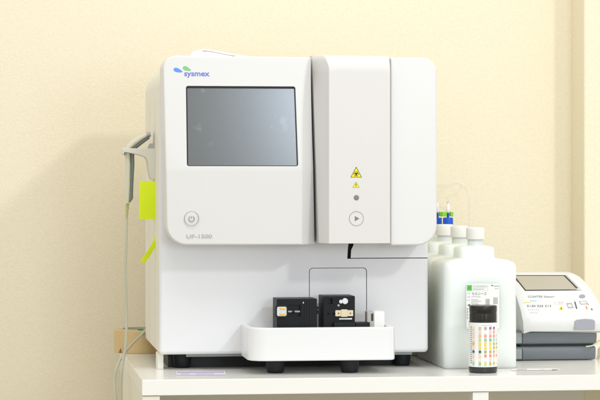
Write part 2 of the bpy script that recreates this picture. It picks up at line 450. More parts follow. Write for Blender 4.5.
mb.build('contact_clip', car, bevel=.0002)
mb = MB(); mb.lathe([(.0016, 0), (.0016, .018)], (at(288, 311.8, BY+.001).x, BY+.002, at(288, 311.8, BY).z), 'plate', axis='x', n=16)
mb.lathe([(.0025, .006), (.0025, .010)], (at(288, 311.8, BY+.001).x, BY+.002, at(288, 311.8, BY).z), 'blackedge', axis='x', n=16)
mb.build('pin', car)
MB().lathe([(.0013, .001), (.0013, -.0008)], at(303, 302.7, BY), 'silver', axis='y', n=14).build('screw', car)
mb = MB().pbox(317, 306.8, 319.6, 309.3, BY+.01, BY+.02, 'blackedge'); mb.pbox(317, 310.2, 320, 314.2, BY+.01, BY+.02, 'blackedge'); mb.build('knob', car, bevel=.0003)
# right black carrier
pl = at(323.3, 296.3, BY); pr = at(355, 326, BY)
mb = MB().box(pl.x, pr.x, BY, -.018, ft, pl.z, 'blackmetal')
cl = [MB().pbox(328, 298.7, 332.6, 304, BY-.001, BY+.008, 'blackedge')]
for q in (328.2, 333.6):
    cc = at(q, 314, BY); cl.append(MB().lathe([(.0014, -.002), (.0014, .006)], cc, 'blackedge', axis='y', n=14))
car2 = mb.build('reader_block', an, bevel=.0008, cut=cl, sharp=35)
mb = MB(); mb.lathe([(.0047, .0005), (.0047, -.002), (.0040, -.0026)], at(344.9, 301.2, BY), 'silver', axis='y', n=28); mb.build('knob', car2)
mb = MB(); mb.lathe([(.0028, .0005), (.0028, -.0022)], at(340.8, 301.6, BY), 'silver', axis='y', n=20); mb.build('pin', car2)
mb = MB(); mb.lathe([(.0018, .0005), (.0018, -.001)], at(338.5, 305.4, BY), 'plate', axis='y', n=16); mb.build('screw', car2)
mb = MB().prism(prr(335.5, 310.3, 353.2, 316.4, BY-.003, .5), BY-.003, BY+.0005, 'ivory')
mb.pbox(341.3, 309.5, 347.4, 317, BY-.0042, BY-.0026, 'ivory')
for q in (338.6, 350.4): mb.lathe([(.0011, .0), (.0011, -.0005)], at(q, 313.3, BY-.003), 'hole', axis='y', n=14)
mb.build('connector', car2, bevel=.0003)
MB().pbox(339.3, 318.1, 352, 319.6, BY-.001, BY+.0005, 'white').build('scale_strip', car2)
MB().pbox(334, 322.6, 355.4, 330, BY-.010, BY-.0006, 'blackedge').build('guide', car2, bevel=.0006)
MB().pbox(355.6, 322.4, 370, 330, BY-.004, BY+.02, 'blackedge').build('guide_arm', car2, bevel=.0006)
# white end bracket
EY = -.062
mb = MB().pbox(374, 311.4, 384.6, 330, EY, EY+.035, 'white')
brk = mb.build('end_bracket', an, bevel=.001)
mb = MB().pbox(367.2, 311.8, 373.9, 330, EY-.001, EY+.02, 'greyedge'); mb.pbox(371.2, 313.6, 373.3, 321, EY-.0014, EY, 'dark'); mb.build('sensor', brk, bevel=.0003)
# feet and chassis
def foot(px, pyb, Y, r, parent, top):
    c = at(px, pyb, Y); MB().lathe([(r*.86, 0), (r*.95, .002), (r, .006), (r*1.08, top-.001), (r*1.08, top)], (c.x, Y, 0), 'rubber', n=36).build('rubber_foot', parent)
foot(275.3, 371, -.062, .0135, an, a.z+.0005); foot(349.6, 371, -.07, .0135, an, a.z+.0005)
foot(182, 368, .052, .0135, an, z0+.0005); foot(402, 366, .047, .0125, an, z0+.0005)
foot(200, 366, .27, .0125, an, z0+.0005); foot(410, 366, .27, .0125, an, z0+.0005)
MB().box(X(186, .03), x1-.02, .03, .30, z0-.006, z0+.001, 'plate').build('base_plate', an, bevel=.0008)
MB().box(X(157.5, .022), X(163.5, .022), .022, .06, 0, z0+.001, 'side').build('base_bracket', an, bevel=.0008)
MB().box(X(168, .06), x1-.04, .06, .28, .0006, z0-.0065, 'dark').build('underframe', an)
# scanner holder on the left side
HY = .10
mb = MB()
P = [(155.5, 148.4), (126, 148.2), (123.4, 147.2), (122.2, 148.8), (122.5, 153.2), (123.8, 155.2), (124.6, 152.0), (128, 152.6), (140, 155.0), (145.5, 157.2), (147.6, 161), (148.6, 170), (150.4, 178.2), (153, 180.2), (155.5, 178.5)]
mb.prism(pts(P, HY), HY, HY+.036, 'holder')
hol = mb.build('scanner_holder', an, bevel=.001)
MB().prism(pts([(147.6, 148.4), (150, 143.4), (155.3, 143), (155.3, 148.4)], HY), HY+.004, HY+.012, 'greyedge').build('clip', hol, bevel=.0005)

# ------------------------------------------------------------------ barcode scanner
sl = at(128, 150, HY+.018)
sc = thing('barcode_scanner', sl, 'beige handheld barcode scanner with grey trigger side hanging in the side holder', 'scanner')
def ellring(c, t, a, b, n=18):   # ring around direction t in the xz plane, a = half width in plane, b = half depth along y
    t = t.normalized(); u = Vector((t.z, 0, -t.x))
    return [c+u*a*math.cos(2*math.pi*k/n)+Vector((0, 1, 0))*b*math.sin(2*math.pi*k/n) for k in range(n)]
SYc = HY+.018
def sweep(path, m, ks=1.0):
    P3 = [at(p[0], p[1], SYc) for p in path]; rings = []
    for i, p in enumerate(P3):
        t = P3[min(i+1, len(P3)-1)]-P3[max(i-1, 0)]; rings.append(ellring(p, t, path[i][2]*3.6/F, path[i][3]*3.6/F))
    return MB().loft(rings, m)
hd = sweep([(126.3, 156, 2.2, 6), (126.8, 151, 2.8, 7), (129.5, 146.6, 3.2, 8), (134.5, 142.4, 3.7, 9), (140.5, 138.4, 3.4, 10), (146.2, 135.2, 3.0, 10.5)], 'scan').build('body', sc)
MB.build(sweep([(132.0, 149.5, 2.0, 6), (136.5, 145.8, 2.2, 7.8), (142, 141.8, 2.0, 9), (148.5, 137.3, 1.8, 9.6)], 'scangrey'), 'grip', sc)
MB.build(sweep([(146.0, 135.6, 2.8, 10.8), (148.2, 134.6, 3.0, 10.8), (150.2, 134.4, 2.6, 9.8)], 'scantip'), 'reader_window', sc)
MB.build(sweep([(127.6, 153, 3.0, 7), (128.2, 165, 2.9, 6.5), (128.2, 185, 2.5, 6), (127.6, 198, 2.2, 5), (127.3, 203.5, 1.9, 4)], 'scan'), 'handle', sc)
MB.build(sweep([(132.0, 153, 2.3, 6.6), (132.2, 165, 2.3, 6), (131.4, 185, 2.0, 5.5), (130.6, 192, 2.6, 4), (130.8, 198, 2.4, 4), (129.0, 202, 1.5, 3)], 'scangrey'), 'trigger', sc)
rel = []
for k in range(15):
    rel.append((lerp(127.6, 126.5, k/14), lerp(203, 219, k/14), (1.9-.7*k/14)*(1 if k % 2 else .82), (1.9-.7*k/14)*(1 if k % 2 else .82)))
MB.build(sweep(rel, 'relief'), 'strain_relief', sc)
cp = [(126.6, 218, SYc), (126.2, 240, SYc), (125.4, 275, SYc+.01), (126.6, 310, SYc+.02), (125.9, 344, SYc+.02), (123.6, 358, SYc+.02), (121.3, 377, SYc+.02), (121.0, 400, SYc+.02), (121, 420, SYc+.02), (119, 428, SYc+.03), (117, 420, SYc+.04), (115.8, 400, SYc+.04), (114.7, 382, SYc+.05), (117.2, 366, SYc+.06), (127, 350, SYc+.10), (136.5, 339.5, SYc+.17), (146, 330, SYc+.23), (152, 322, SYc+.25)]
MB().tube([at(*p) for p in cp], .0022, 'cable', n=12, sub=10).build('cable', sc)

# ------------------------------------------------------------------ sticky notes
NY = .085
def sheet(rows_, m, th=.00025):     # rows of (left point, right point) -> a thin bent sheet
    mb = MB(); rings = []
    for l, r in rows_:
        t = Vector((0, th, 0)); rings.append([l, r, r+t, l+t])
    return mb.loft(rings, m)
rows_ = []
for k in range(13):
    t = k/12; rows_.append((at(lerp(140.0, 138.9, t), lerp(181.2, 219, t), NY-.006*math.sin(t*2.2)), at(lerp(157.6, 157.2, t), lerp(181.8, 219.6, t), NY-.001)))
nt1 = sheet(rows_, 'neon').build('sticky_note'); rebase(nt1, at(149, 219, NY))
tag(nt1, 'broad neon yellow-green sticky note hanging flat below the scanner holder', 'sticky note', 'neon notes on the analyzer side')
rows_ = []
cv = smooth([Vector((157.6, 229, 0)), Vector((157.0, 238, 0)), Vector((153.4, 247, .3)), Vector((148.5, 255, .7)), Vector((142.8, 263, 1))], 6)
for k, p in enumerate(cv):
    t = k/(len(cv)-1); w = lerp(2.2, 2.6, t)
    rows_.append((at(p.x-w, p.y-1.4-.8*t, NY-.002-.02*p.z), at(p.x+w*.55, p.y+1.0, NY-.001-.012*p.z)))
nt2 = sheet(rows_, 'neon').build('sticky_note'); rebase(nt2, at(157, 232, NY))
tag(nt2, 'narrow neon yellow-green note strip curling away from the analyzer side below the broad note', 'sticky note', 'neon notes on the analyzer side')

# ------------------------------------------------------------------ tape roll
r = .048; ty = .335+r; c = (X(114, ty)+r, ty, 0); h = Z(130, 331, .335)
tp = thing('tape_roll', c, 'brown packing tape roll lying flat on the back left table corner', 'tape roll')
mb = MB()
mb.lathe([(.036, h), (r-.001, h), (r, h-.001), (r, .001), (r-.001, 0), (.036, 0)], c, 'tape', n=72, cap=False); mb.build('tape_winding', tp)
mb = MB().lathe([(.036, 0), (.0365, h+.0012), (.0335, h+.0012), (.0335, 0), (.036, 0)], c, 'core', n=60, cap=False); mb.build('core', tp)
ca = at(120.2, 350, .34)
mb = MB().prism([(ca.x-.0022, .0015), (ca.x+.0024, .0015), (ca.x+.0022, .006), (ca.x+.0004, .0095)], c[1]-r*.92, c[1]-r*.80, 'taperust')
mb.build('worn_spot', tp)
MB().box(c[0]-.010, c[0]-.002, c[1]-.0415, c[1]-.037, h, h+.0026, 'tapegreen').build('printed_mark', tp)

# ------------------------------------------------------------------ paper on top of the analyzer
pY = .03; tz = z1
bk = thing('folded_paper', (X(212, pY+.05), pY+.06, tz), 'folded white paper with its underside shade painted lilac, lying on top of the analyzer', 'paper')
def arch(l, y0, y1, m, name, th=.0009):
    P3 = smooth([Vector((a, 0, b)) for a, b in l], 5); rings = []
    for p in P3:
        q = at(p.x, p.z, y0); rings.append([Vector((q.x, y0, q.z)), Vector((q.x, y1, q.z)), Vector((q.x, y1, q.z+th)), Vector((q.x, y0, q.z+th))])
    return MB().loft(rings, m).build(name, bk)
MB().prism(pts([(188.5, 58.5), (190.5, 54), (194, 51.0), (199, 50.0), (203, 50.8), (205, 53), (206, 58.5)], pY), pY, pY+.09, 'paper').build('front_fold', bk, bevel=.0015)
MB().prism(pts([(204, 58.5), (201.8, 51.2), (208, 51.0), (218, 52.8), (231, 55.4), (243, 58.5)], pY+.0035), pY+.0035, pY+.10, 'lilac').build('lilac_shade_leaf', bk, bevel=.0006)  # shaded underside of the paper, the shade painted in as lilac
arch([(199, 51.0), (203, 50.6), (209, 50.9), (219, 52.8), (233, 55.5), (250, 58)], pY+.003, pY+.12, 'paper', 'top_leaf', .0026)

# ------------------------------------------------------------------ card and paper strip on the table
def flat(name, quad, z, m, th=.0004):      # pixels on the table top
    P3 = []
    for px, py in quad:
        d_ = FW*F+RT*(px-300)+UP*(180-py); t = (z-CAM.z)/d_.z; p = CAM+d_*t; P3.append((p.x, p.y))
    return MB().prismz(P3, z, z+th, m)
mb = flat('c', [(176.5, 375.2), (226, 374.8), (225, 371.2), (175.5, 371.5)], .0005, 'lilac')
for q0, q1, ya, yb2 in ((177.2, 224.2, 373.0, 372.1), (181, 190, 374.3, 373.9), (196, 214, 374.3, 373.9)):
    sub = []
    for px, py in ((q0, ya), (q1, ya-.3), (q1-.4, yb2-.3), (q0-.4, yb2)):
        d_ = FW*F+RT*(px-300)+UP*(180-py); t = (.001-CAM.z)/d_.z; p = CAM+d_*t; sub.append((p.x, p.y))
    mb.prismz(sub, .00085, .0011, 'lilacd')
cd = mb.build('card'); rebase(cd, (X(200, -.1), -.1, 0)); tag(cd, 'flat lilac printed card strip on the table in front of the left rubber foot', 'card')
mb = flat('s', [(512, 370.6), (560, 370.0), (558, 368.6), (511, 369)], .0005, 'paper')
for q0, q1, mm in ((517, 527, 'brownprint'), (541, 543.5, 'pink'), (552, 558, 'labelgrey')):
    sub = []
    for px, py in ((q0, 369.9), (q1, 369.7), (q1, 369.1), (q0, 369.2)):
        d_ = FW*F+RT*(px-300)+UP*(180-py); t = (.001-CAM.z)/d_.z; p = CAM+d_*t; sub.append((p.x, p.y))
    mb.prismz(sub, .00085, .0011, mm)
ps = mb.build('paper_strip'); rebase(ps, (X(535, 0), .0, 0)); tag(ps, 'thin paper strip with small brown print in front of the small tabletop device', 'paper strip')

# ------------------------------------------------------------------ jugs
JY0 = -.035; JD = .118
jl = X(444.5, JY0); jr = X(517.5, JY0); jc = (jl+jr)/2; jy = JY0+JD/2
kz = lambda py: Z(478, py, JY0)
zs = kz(265)
def srect(cx, cy, hx, hy, r, z, n=7):
    return [(a, b, z) for a, b in rr(cx-hx, cx+hx, cy-hy, cy+hy, r, n)]
def make_jug(cx, cy):
    hx = (jr-jl)/2; hy = JD/2-.0005
    rc = .010
    rings = [srect(cx, cy, hx-.003, hy-.003, .009, 0), srect(cx, cy, hx-.0008, hy-.0008, rc, .0012), srect(cx, cy, hx, hy, rc, .004),
             srect(cx, cy, hx, hy, rc, .05), srect(cx, cy, hx-.0005, hy-.0003, rc, .11), srect(cx, cy, hx, hy, rc, kz(267.5)),
             srect(cx, cy, hx-.0008, hy-.0015, rc, kz(265)), srect(cx, cy, hx-.003, hy-.005, rc, kz(262.8)), srect(cx, cy, hx-.009, hy-.010, .010, kz(260.9)),
             srect(cx+.001, cy, .0290, .034, .009, kz(258.9)), srect(cx+.001, cy, .0278, .031, .009, kz(257.6)), srect(cx+.001, cy, .0274, .030, .009, kz(249.8)),
             srect(cx+.001, cy, .0262, .028, .009, kz(248.2)), srect(cx+.002, cy, .022, .022, .010, kz(247)), srect(cx+.0035, cy, .0125, .0125, .0122, kz(246.3)), srect(cx+.0035, cy, .0120, .0120, .0118, kz(240))]
    root = thing('reagent_jug', (cx, cy, 0), 'front translucent white plastic jug with screw cap and paper label, beside the analyzer', 'jug', 'white plastic jugs in a row beside the analyzer')
    bd = MB().loft(rings, 'jug').build('body', root, sharp=60)
    mb = MB(); n = 72; prof = [(.0139, kz(240.2)), (.0142, kz(239.6)), (.0141, kz(229.2)), (.0132, kz(228.2)), (.002, kz(228.0))]
    R_ = []
    for r_, h_ in prof: R_.append([(cx+.0035+(r_+(.00028 if (k % 2 and r_ > .0135) else 0))*math.cos(2*math.pi*k/n), cy+(r_+(.00028 if (k % 2 and r_ > .0135) else 0))*math.sin(2*math.pi*k/n), h_) for k in range(n)])
    mb.loft(R_, 'cap').build('screw_cap', root, sharp=30)
    return root
jug = make_jug(jc, jy)
labs = ['second translucent white jug from the front, directly behind the labelled jug', 'third translucent white jug from the front, between second jug and blue-capped bottles']
kids = list(jug.children)
for i in range(2):
    c_ = jug.copy(); col.objects.link(c_); c_.location = (jc, jy+(i+1)*(JD+.006), 0); c_['label'] = labs[i]
    for ch in kids:
        d_ = ch.copy(); col.objects.link(d_); d_.parent = c_
# label on the front jug
LY = JY0-.0003
mb = MB().pbox(466.3, 283.5, 499.3, 329, LY, JY0+.0006, 'label')
ly = LY-.0002
mb.pbox(466.9, 285, 472, 290.8, ly, LY+.0001, 'labelgreen'); mb.pbox(472.3, 285, 488, 285.3, ly, LY+.0001, 'labelline'); mb.pbox(472.3, 290.5, 488, 290.8, ly, LY+.0001, 'labelline')
mb.pbox(487.7, 285.3, 488, 290.5, ly, LY+.0001, 'labelline'); mb.pbox(472.3, 287.7, 487.7, 287.9, ly, LY+.0001, 'labelline')
for (q0, y_, q1) in ((467.2, 293.6, 470.2), (467.2, 297.0, 470.4), (471.6, 296.8, 480.5), (467.2, 300.3, 470.0), (471.3, 299.8, 478), (471.3, 301.3, 481), (471.3, 303.0, 478.5), (471.3, 304.4, 479), (495, 288.7, 498.5)):
    q = q0
    while q < q1:
        w = random.uniform(.4, 1.0); mb.pbox(q, y_-.35, min(q+w, q1), y_+.35, ly, LY+.0001, 'labelgrey'); q += w+.3
mb.prism(pts([(467.2, 305.2), (470.2, 303.8), (470.0, 306.6)], ly), ly, LY+.0001, 'labeldark')
for q0, q1, t0, t1 in ((485.6, 489.8, 299, 305), (493.3, 497.7, 297.4, 304.2)):
    q = q0
    while q < q1:
        w = random.choice((.15, .25, .4)); mb.pbox(q, t0, min(q+w, q1), t1, ly, LY+.0001, 'labelgrey'); q += w+random.choice((.15, .25))
for k in range(9): mb.pbox(495.4, 306+k*1.9, 497.4, 307.2+k*1.9, ly, LY+.0001, 'labelgrey')
for k in range(4): mb.pbox(467.0, 308+k*3, 468, 310+k*3, ly, LY+.0001, 'labelgrey')
mb.prism(pts(leaf(492.4, 285.6, 1.3, .5, R(-20)), ly), ly, LY+.0001, 'labeldark')
lb = mb.build('paper_label', jug)
text('lettering', 'IX', 468.0, 287.9, 3, 2.8, ly-.0001, 'labeldark', lb, thick=.00005)
text('lettering', 'UF-CELLSHEATH', 473.2, 286.5, 13.6, 1.5, ly, 'printsoft', lb, thick=.00005)
text('lettering', 'REAGENT', 473.2, 289.2, 11, 1.5, ly, 'printsoft', lb, thick=.00005)
text('lettering', 'セルシース', 472.0, 293.7, 14.5, 3.0, ly, 'labeldark', lb, thick=.00005)
text('lettering', 'sysmex', 494.2, 286.4, 5, 1.2, ly, 'labeldark', lb, thick=.00005)

# blue capped bottles behind, with clear tubing
def blue_bottle(px, Y, label, w, sidex):
    c = at(px, 227.4, Y); k = (Y-CAM.y)/F
    root = thing('reagent_bottle', (c.x, Y, 0), label, 'bottle', 'blue-capped bottles behind the white jugs')
    MB().lathe([(.028, 0), (.030, .002), (.030, c.z-.04), (.026, c.z-.025), (.014, c.z-.010), (.0135, c.z)], (c.x, Y, 0), 'jug', n=48).build('body', root)
    hgt = 10*k
    cap = MB().lathe([(w*k, c.z-.001), (w*k*1.04, c.z+.001), (w*k*1.02, c.z+hgt*.9), (w*k*.94, c.z+hgt)], (c.x, Y, 0), 'bluecap', n=40).build('cap', root, sharp=40)
    MB().lathe([(1.3*k, c.z+hgt), (1.3*k, c.z+hgt+4.5*k), (.8*k, c.z+hgt+5*k)], (c.x, Y, 0), 'bluecap', n=20).build('nozzle', cap)
    MB().box(c.x-6.6*k, c.x-1.8*k, Y-.006, Y+.004, c.z+hgt+1.2*k, c.z+hgt+5.8*k, 'greenclip').build('tube_clip', cap, bevel=.0006)
    MB().box(c.x+1.9*k, c.x+4.9*k, Y-.006, Y+.004, c.z+hgt+1.2*k, c.z+hgt+5.8*k, 'greenclip').build('tube_clip', cap, bevel=.0006)
    MB().lathe([(1.4*k, c.z+hgt+5*k), (2.1*k, c.z+hgt+7*k), (2.2*k, c.z+hgt+10.5*k), (1.2*k, c.z+hgt+13*k), (.8*k, c.z+hgt+16*k)], (c.x, Y, 0), 'white', n=20).build('connector', cap)
    return root, c
b1, c1 = blue_bottle(448, .395, 'right blue-capped bottle with green clips and clear tube, above the jugs', 5.1, 0)
b2, c2 = blue_bottle(437.4, .432, 'left blue-capped bottle, mostly hidden by the analyzer side cover', 4.6, 0)
b1['group'] = b2['group'] = 'blue-capped bottles behind the white jugs'
q = [(448, 203, .395), (447.6, 198.5, .395), (451, 196, .40), (455.5, 194.4, .405), (459.5, 191, .41), (460.5, 186.5, .41), (457, 184.0, .41), (451, 185.0, .40), (444, 185.8, .39), (436, 186.5, .37), (426, 189, .345), (415, 197, .34)]
MB().tube([at(*p) for p in q], .0019, 'clear', n=12).build('clear_tube', b1)
q = [(437.4, 204, .432), (438.2, 196, .432), (442, 190, .44), (450, 186, .45), (458, 184, .455), (466, 190, .46), (469, 202, .46), (469, 220, .46), (467, 240, .46)]
MB().tube([at(*p) for p in q], .0012, 'clear', n=12).build('clear_tube', b2)

# ------------------------------------------------------------------ test strip bottle
TYc = -.096; k = (TYc-CAM.y)/F*1.0; tc0 = at(483, 371, TYc); rad = 14.3*k*1.01
tsb = thing('test_strip_bottle', (tc0.x, TYc, 0), 'small test strip bottle with black cap and coloured chart label at the table edge', 'bottle')
zz = lambda py: Z(483, py, TYc-rad)
MB().lathe([(rad-.002, 0), (rad-.0004, .0012), (rad, .003), (rad, zz(366.5)), (rad-.0003, zz(322)), (rad-.003, zz(321))], (tc0.x, TYc, 0), 'bottleblack', n=72).build('body', tsb)
mb = MB(); n = 96; Rr = []
for h_, r_, kn in ((zz(322), rad*.93, 0), (zz(321), rad*.955, 1), (zz(314.5), rad*.955, 1), (zz(314), rad*.92, 0), (zz(313.4), rad*.955, 1), (zz(311.6), rad*.96, 1), (zz(311), rad*.97, 0), (zz(307), rad*.97, 0), (zz(306.2), rad*.94, 0)):
    Rr.append([(tc0.x+(r_-(.0005 if kn and kk % 4 < 2 else 0))*math.cos(2*math.pi*kk/n), TYc+(r_-(.0005 if kn and kk % 4 < 2 else 0))*math.sin(2*math.pi*kk/n), h_) for kk in range(n)])
mb.loft(Rr, 'bottlecap').build('cap', tsb, sharp=30)
# chart label wrapped round the bottle
mb = MB()
def patch(x0p, x1p, y0p, y1p, m, dr, n=3):
    def ang(xp): return math.asin(max(-.999, min(.999, (xp-483.1)/14.5)))
    a0, a1 = ang(x0p)+R(-90), ang(x1p)+R(-90); yw = R(-7.5)
    zA, zB = zz(y1p), zz(y0p)
    rr_ = rad+dr; V = []
    for i in range(n+1):
        a = lerp(a0, a1, i/n)+yw*-0 - R(7.0)
        V.append((mb.bm.verts.new((tc0.x+rr_*math.cos(a), TYc+rr_*math.sin(a), zA)), mb.bm.verts.new((tc0.x+rr_*math.cos(a), TYc+rr_*math.sin(a), zB))))
    for i in range(n): mb.face([V[i][0], V[i+1][0], V[i+1][1], V[i][1]], m)
Rg = []
for h_ in (zz(367.3), zz(323)):
    Rg.append([(tc0.x+(rad+.00025)*math.cos(2*math.pi*kk/n), TYc+(rad+.00025)*math.sin(2*math.pi*kk/n), h_) for kk in range(n)])
n = 96
mb.loft(Rg, 'label', cap=False)
cols = [472.7, 478.8, 484.3, 489.3, 493.1, 495.9]; wid = [1.9, 2.5, 2.5, 2.3, 1.6, .9]
C = {'y': (.85, .72, .35), 't': (.60, .52, .38), 'g': (.45, .38, .28), 'p': (.38, .12, .42), 'P': (.25, .06, .35), 'o': (.88, .45, .22), 'r': (.80, .25, .18), 'k': (.85, .30, .28),
     'l': (.52, .68, .10), 'L': (.30, .55, .20), 'm': (.22, .45, .28), 'e': (.85, .62, .05), 'Y': (.80, .66, .02), 'D': (.02, .18, .12), 'b': (.02, .08, .28), 'v': (.36, .42, .10),
     'n': (.48, .42, .06), 'a': (.90, .62, .45), 'c': (.30, .60, .55), 'w': (.85, .75, .50), 's': (.45, .60, .70), 'd': (.85, .40, .02)}
for kk_, v in C.items(): M['chart_'+kk_] = mat('chart_'+kk_, v, .5)
grid = ['ytgpP ', 'aa ak ', 'aokkra', 'wlLmcs', 'deYenv', 'yeYYnv', 'bDvnnw', 'aarrkr', 'ww aw ', 'cLlnnw']
for j, row in enumerate(grid):
    yc = 328.3+j*3.95
    for i, ch in enumerate(row):
        if ch == ' ': continue
        patch(cols[i]-wid[i]/2, cols[i]+wid[i]/2, yc-1.25, yc+1.25, 'chart_'+ch, .0005)
    for i in range(5): patch(cols[i]-wid[i]/2-.3, cols[i]+wid[i]/2-.2, yc+1.75, yc+2.05, 'labelgrey', .0005)
for j in range(18): patch(470.2, 471.0, 327.2+j*2.1, 328.0+j*2.1, 'labeldark', .0005)
for q in range(7): patch(477+q*2.0, 478.2+q*2.0, 366.0, 366.4, 'labelgrey', .0005)
for q in range(5): patch(481+q*2.0, 482.4+q*2.0, 325.2, 325.6, 'labelgrey', .0005)
mb.build('chart_label', tsb)

# ------------------------------------------------------------------ small tabletop device
dv = thing('strip_reader', (X(558, .2), .19, 0), 'small white and grey tabletop strip reader with slanted screen, right of the jugs', 'test reader')
GY = .109
# two stacked grey drawers
def drawer(a, b, t, bt, Y0, name):
    l = X(a, Y0); r_ = X(b, Y0); zt_ = Z(a, t, Y0); zb_ = Z(a, bt, Y0)
    prof = [(.27, zb_), (Y0+.003, zb_), (Y0-.000, zb_+.003), (Y0-.0025, zb_+.012), (Y0-.002, zt_-.003), (Y0+.001, zt_), (.27, zt_)]
    return MB().prismx(prof, l, r_, 'devgrey').build(name, dv, bevel=.0012, seg=2)
dr1 = drawer(517, 596.5, 331, 344.6, GY, 'upper_drawer'); dr2 = drawer(516.2, 595.5, 347, 360.4, GY, 'base')
MB().box(X(520, GY+.01), X(593, GY+.01), GY+.006, .26, Z(520, 348, GY+.01), Z(520, 343, GY+.01), 'dark').build('gap_strip', dv)
for nm, dd, t, bt in (('end_cap', dr1, 331.5, 344), ('end_cap', dr2, 347.6, 359.8)):
    mb = MB(); Y0 = GY
    P2 = [(Y0-.0026, Z(516, bt, Y0)+.001), (Y0-.0032, Z(516, bt, Y0)+.010), (Y0-.0028, Z(516, t, Y0)-.002), (Y0+.03, Z(516, t, Y0)-.001), (Y0+.03, Z(516, bt, Y0)+.001)]
    mb.prismx(P2, X(516.2, Y0)-.001, X(521.8, Y0), 'devside').build(nm, dd, bevel=.001)
    MB().prismx([(p[0]-.0003 if p[0] < Y0 else p[0], p[1]) for p in P2], X(521.8, Y0), X(522.3, Y0), 'dark').build('joint', dd)
# white housing: rows front bottom -> slope -> top -> back
S = [  # px left, px right, py, Y
    (524.5, 607, 331.6, .092), (524.0, 607, 326, .087), (523.6, 606.5, 319.0, .086), (523.0, 606, 316.8, .0875), (521.5, 603.2, 309, .094), (518.5, 598.6, 299, .106), (515.5, 592.6, 289.5, .122), (512.5, 586.2, 281, .143), (510.5, 580.5, 275.4, .160), (508.5, 576, 272.9, .172), (505.5, 570, 272.2, .19), (502, 563, 273.0, .215), (499, 560, 277, .235)]
mb = MB(); V = []
for l, r_, py, Y in S:
    p = at(l, py, Y); q = at(r_, py, Y)
    row = []
    N = 14
    for i in range(N+1):
        u = i/N; e = max(0, abs(u-.5)*2-.84)/.16
        row.append(Vector((lerp(p.x, q.x, u), Y+.004*e*e, p.z-.0035*e*e)))
    V.append(row)
zbk = V[0][0].z
rings = []
W = len(V[0])
for row in V: rings.append(row)
Vv = [[mb.bm.verts.new(p) for p in row] for row in rings]
for a_, b_ in zip(Vv, Vv[1:]):
    for i in range(W-1): mb.face([a_[i], a_[i+1], b_[i+1], b_[i]], 'devwhite')
# sides, back and underside close the shell
yb_ = .262
bl = [mb.bm.verts.new((V[-1][0].x+.002, yb_, V[-1][0].z-.01)), mb.bm.verts.new((V[-1][-1].x-.002, yb_, V[-1][-1].z-.01))]
bb = [mb.bm.verts.new((V[-1][0].x+.002, yb_, zbk)), mb.bm.verts.new((V[-1][-1].x+.004, yb_, zbk))]
mb.face([Vv[-1][i] for i in range(W)]+[bl[1], bl[0]], 'devwhite')
mb.face([bl[0], bl[1], bb[1], bb[0]], 'devwhite')
mb.face([r_[0] for r_ in Vv]+[bl[0], bb[0]], 'devwhite')
mb.face([r_[-1] for r_ in Vv]+[bl[1], bb[1]], 'devwhite')
mb.face([Vv[0][i] for i in range(W)]+[bb[1], bb[0]], 'devwhite')
hs = mb.build('housing', dv, sharp=50)
# surface point on the slope under a pixel-row/column, for the printed marks
def slope(px, py, lift=.0004):
    # intersect the view column with the lofted profile (profile follows py)
    for (a_, b_) in zip(S, S[1:]):
        if b_[2] <= py <= a_[2]:
            t = (a_[2]-py)/(a_[2]-b_[2]); Y = lerp(a_[3], b_[3], t); break
    p = at(px, py, Y); return p+Vector((0, -lift*.8, lift*.6))
def spatch(mb, quad, m, lift=.0005, n=5):
    # quad: tl, tr, br, bl
    tl, tr, br, bl_ = quad; G = []
    for j in range(n+1):
        v = j/n; row = []
        for i in range(n+1):
            u = i/n; x_ = lerp(lerp(tl[0], tr[0], u), lerp(bl_[0], br[0], u), v); y_ = lerp(lerp(tl[1], tr[1], u), lerp(bl_[1], br[1], u), v)
            row.append(mb.bm.verts.new(slope(x_, y_, lift)))
        G.append(row)
    for j in range(n):
        for i in range(n): mb.face([G[j][i], G[j][i+1], G[j+1][i+1], G[j+1][i]], m)
mb = MB(); spatch(mb, [(512.5, 275.3), (565.0, 275.3), (580.0, 290.6), (525, 290.9)], 'dark', .0006, 8); fr = mb.build('screen_frame', dv)
mb = MB(); spatch(mb, [(514.5, 276.3), (563.6, 276.3), (577.0, 289.9), (525.6, 290.3)], 'devscreen', .0012, 8); mb.build('screen', fr)
mb = MB(); spatch(mb, [(565.6, 275.2), (566.6, 275.2), (581.6, 290.6), (580.4, 290.8)], 'greyedge', .0008, 6); mb.build('bezel_edge', fr)
def sl_text(s, px, py, w, h, m, bold=0):
    return text('lettering', s, 0, 0, 1, 1, 0, m, hs, bold, place=lambda u, w_, t: slope(px+w*u-.0*w_, py+h/2-h*w_, .0006+.00005*t))
sl_text('CLINITEK Status+', 528, 296.8, 26.5, 2.0, 'print')
sl_text('SIEMENS', 530, 301.0, 6.5, 1.4, 'cyan')
sl_text('5120 525 513', 527, 306.2, 24, 2.1, 'labeldark')
sl_text('1:30', 554.5, 303.2, 8.5, 3.2, 'pink')
mb = MB()
spatch(mb, [(524, 302.2), (530, 301.9), (531, 302.5), (524, 302.8)], 'yellow')
for q in range(6): spatch(mb, [(528+q*2, 309.7), (529+q*2, 309.7), (529.1+q*2, 310.3), (528.1+q*2, 310.3)], 'labelgrey', n=1)
for q in range(4): spatch(mb, [(530+q*2, 312.7), (531.2+q*2, 312.7), (531.3+q*2, 313.3), (530.1+q*2, 313.3)], 'labelgrey', n=1)
mb.build('print_marks', hs)
mb = MB(); spatch(mb, [(560.6, 306.4), (561.4, 306.4), (563.6, 310.2), (558.4, 310.2)], 'yellow'); spatch(mb, [(560.6, 307.9), (561.4, 307.9), (561.8, 309.6), (560.6, 309.6)], 'blackprint', .0007, 2); mb.build('warning_sign', hs)
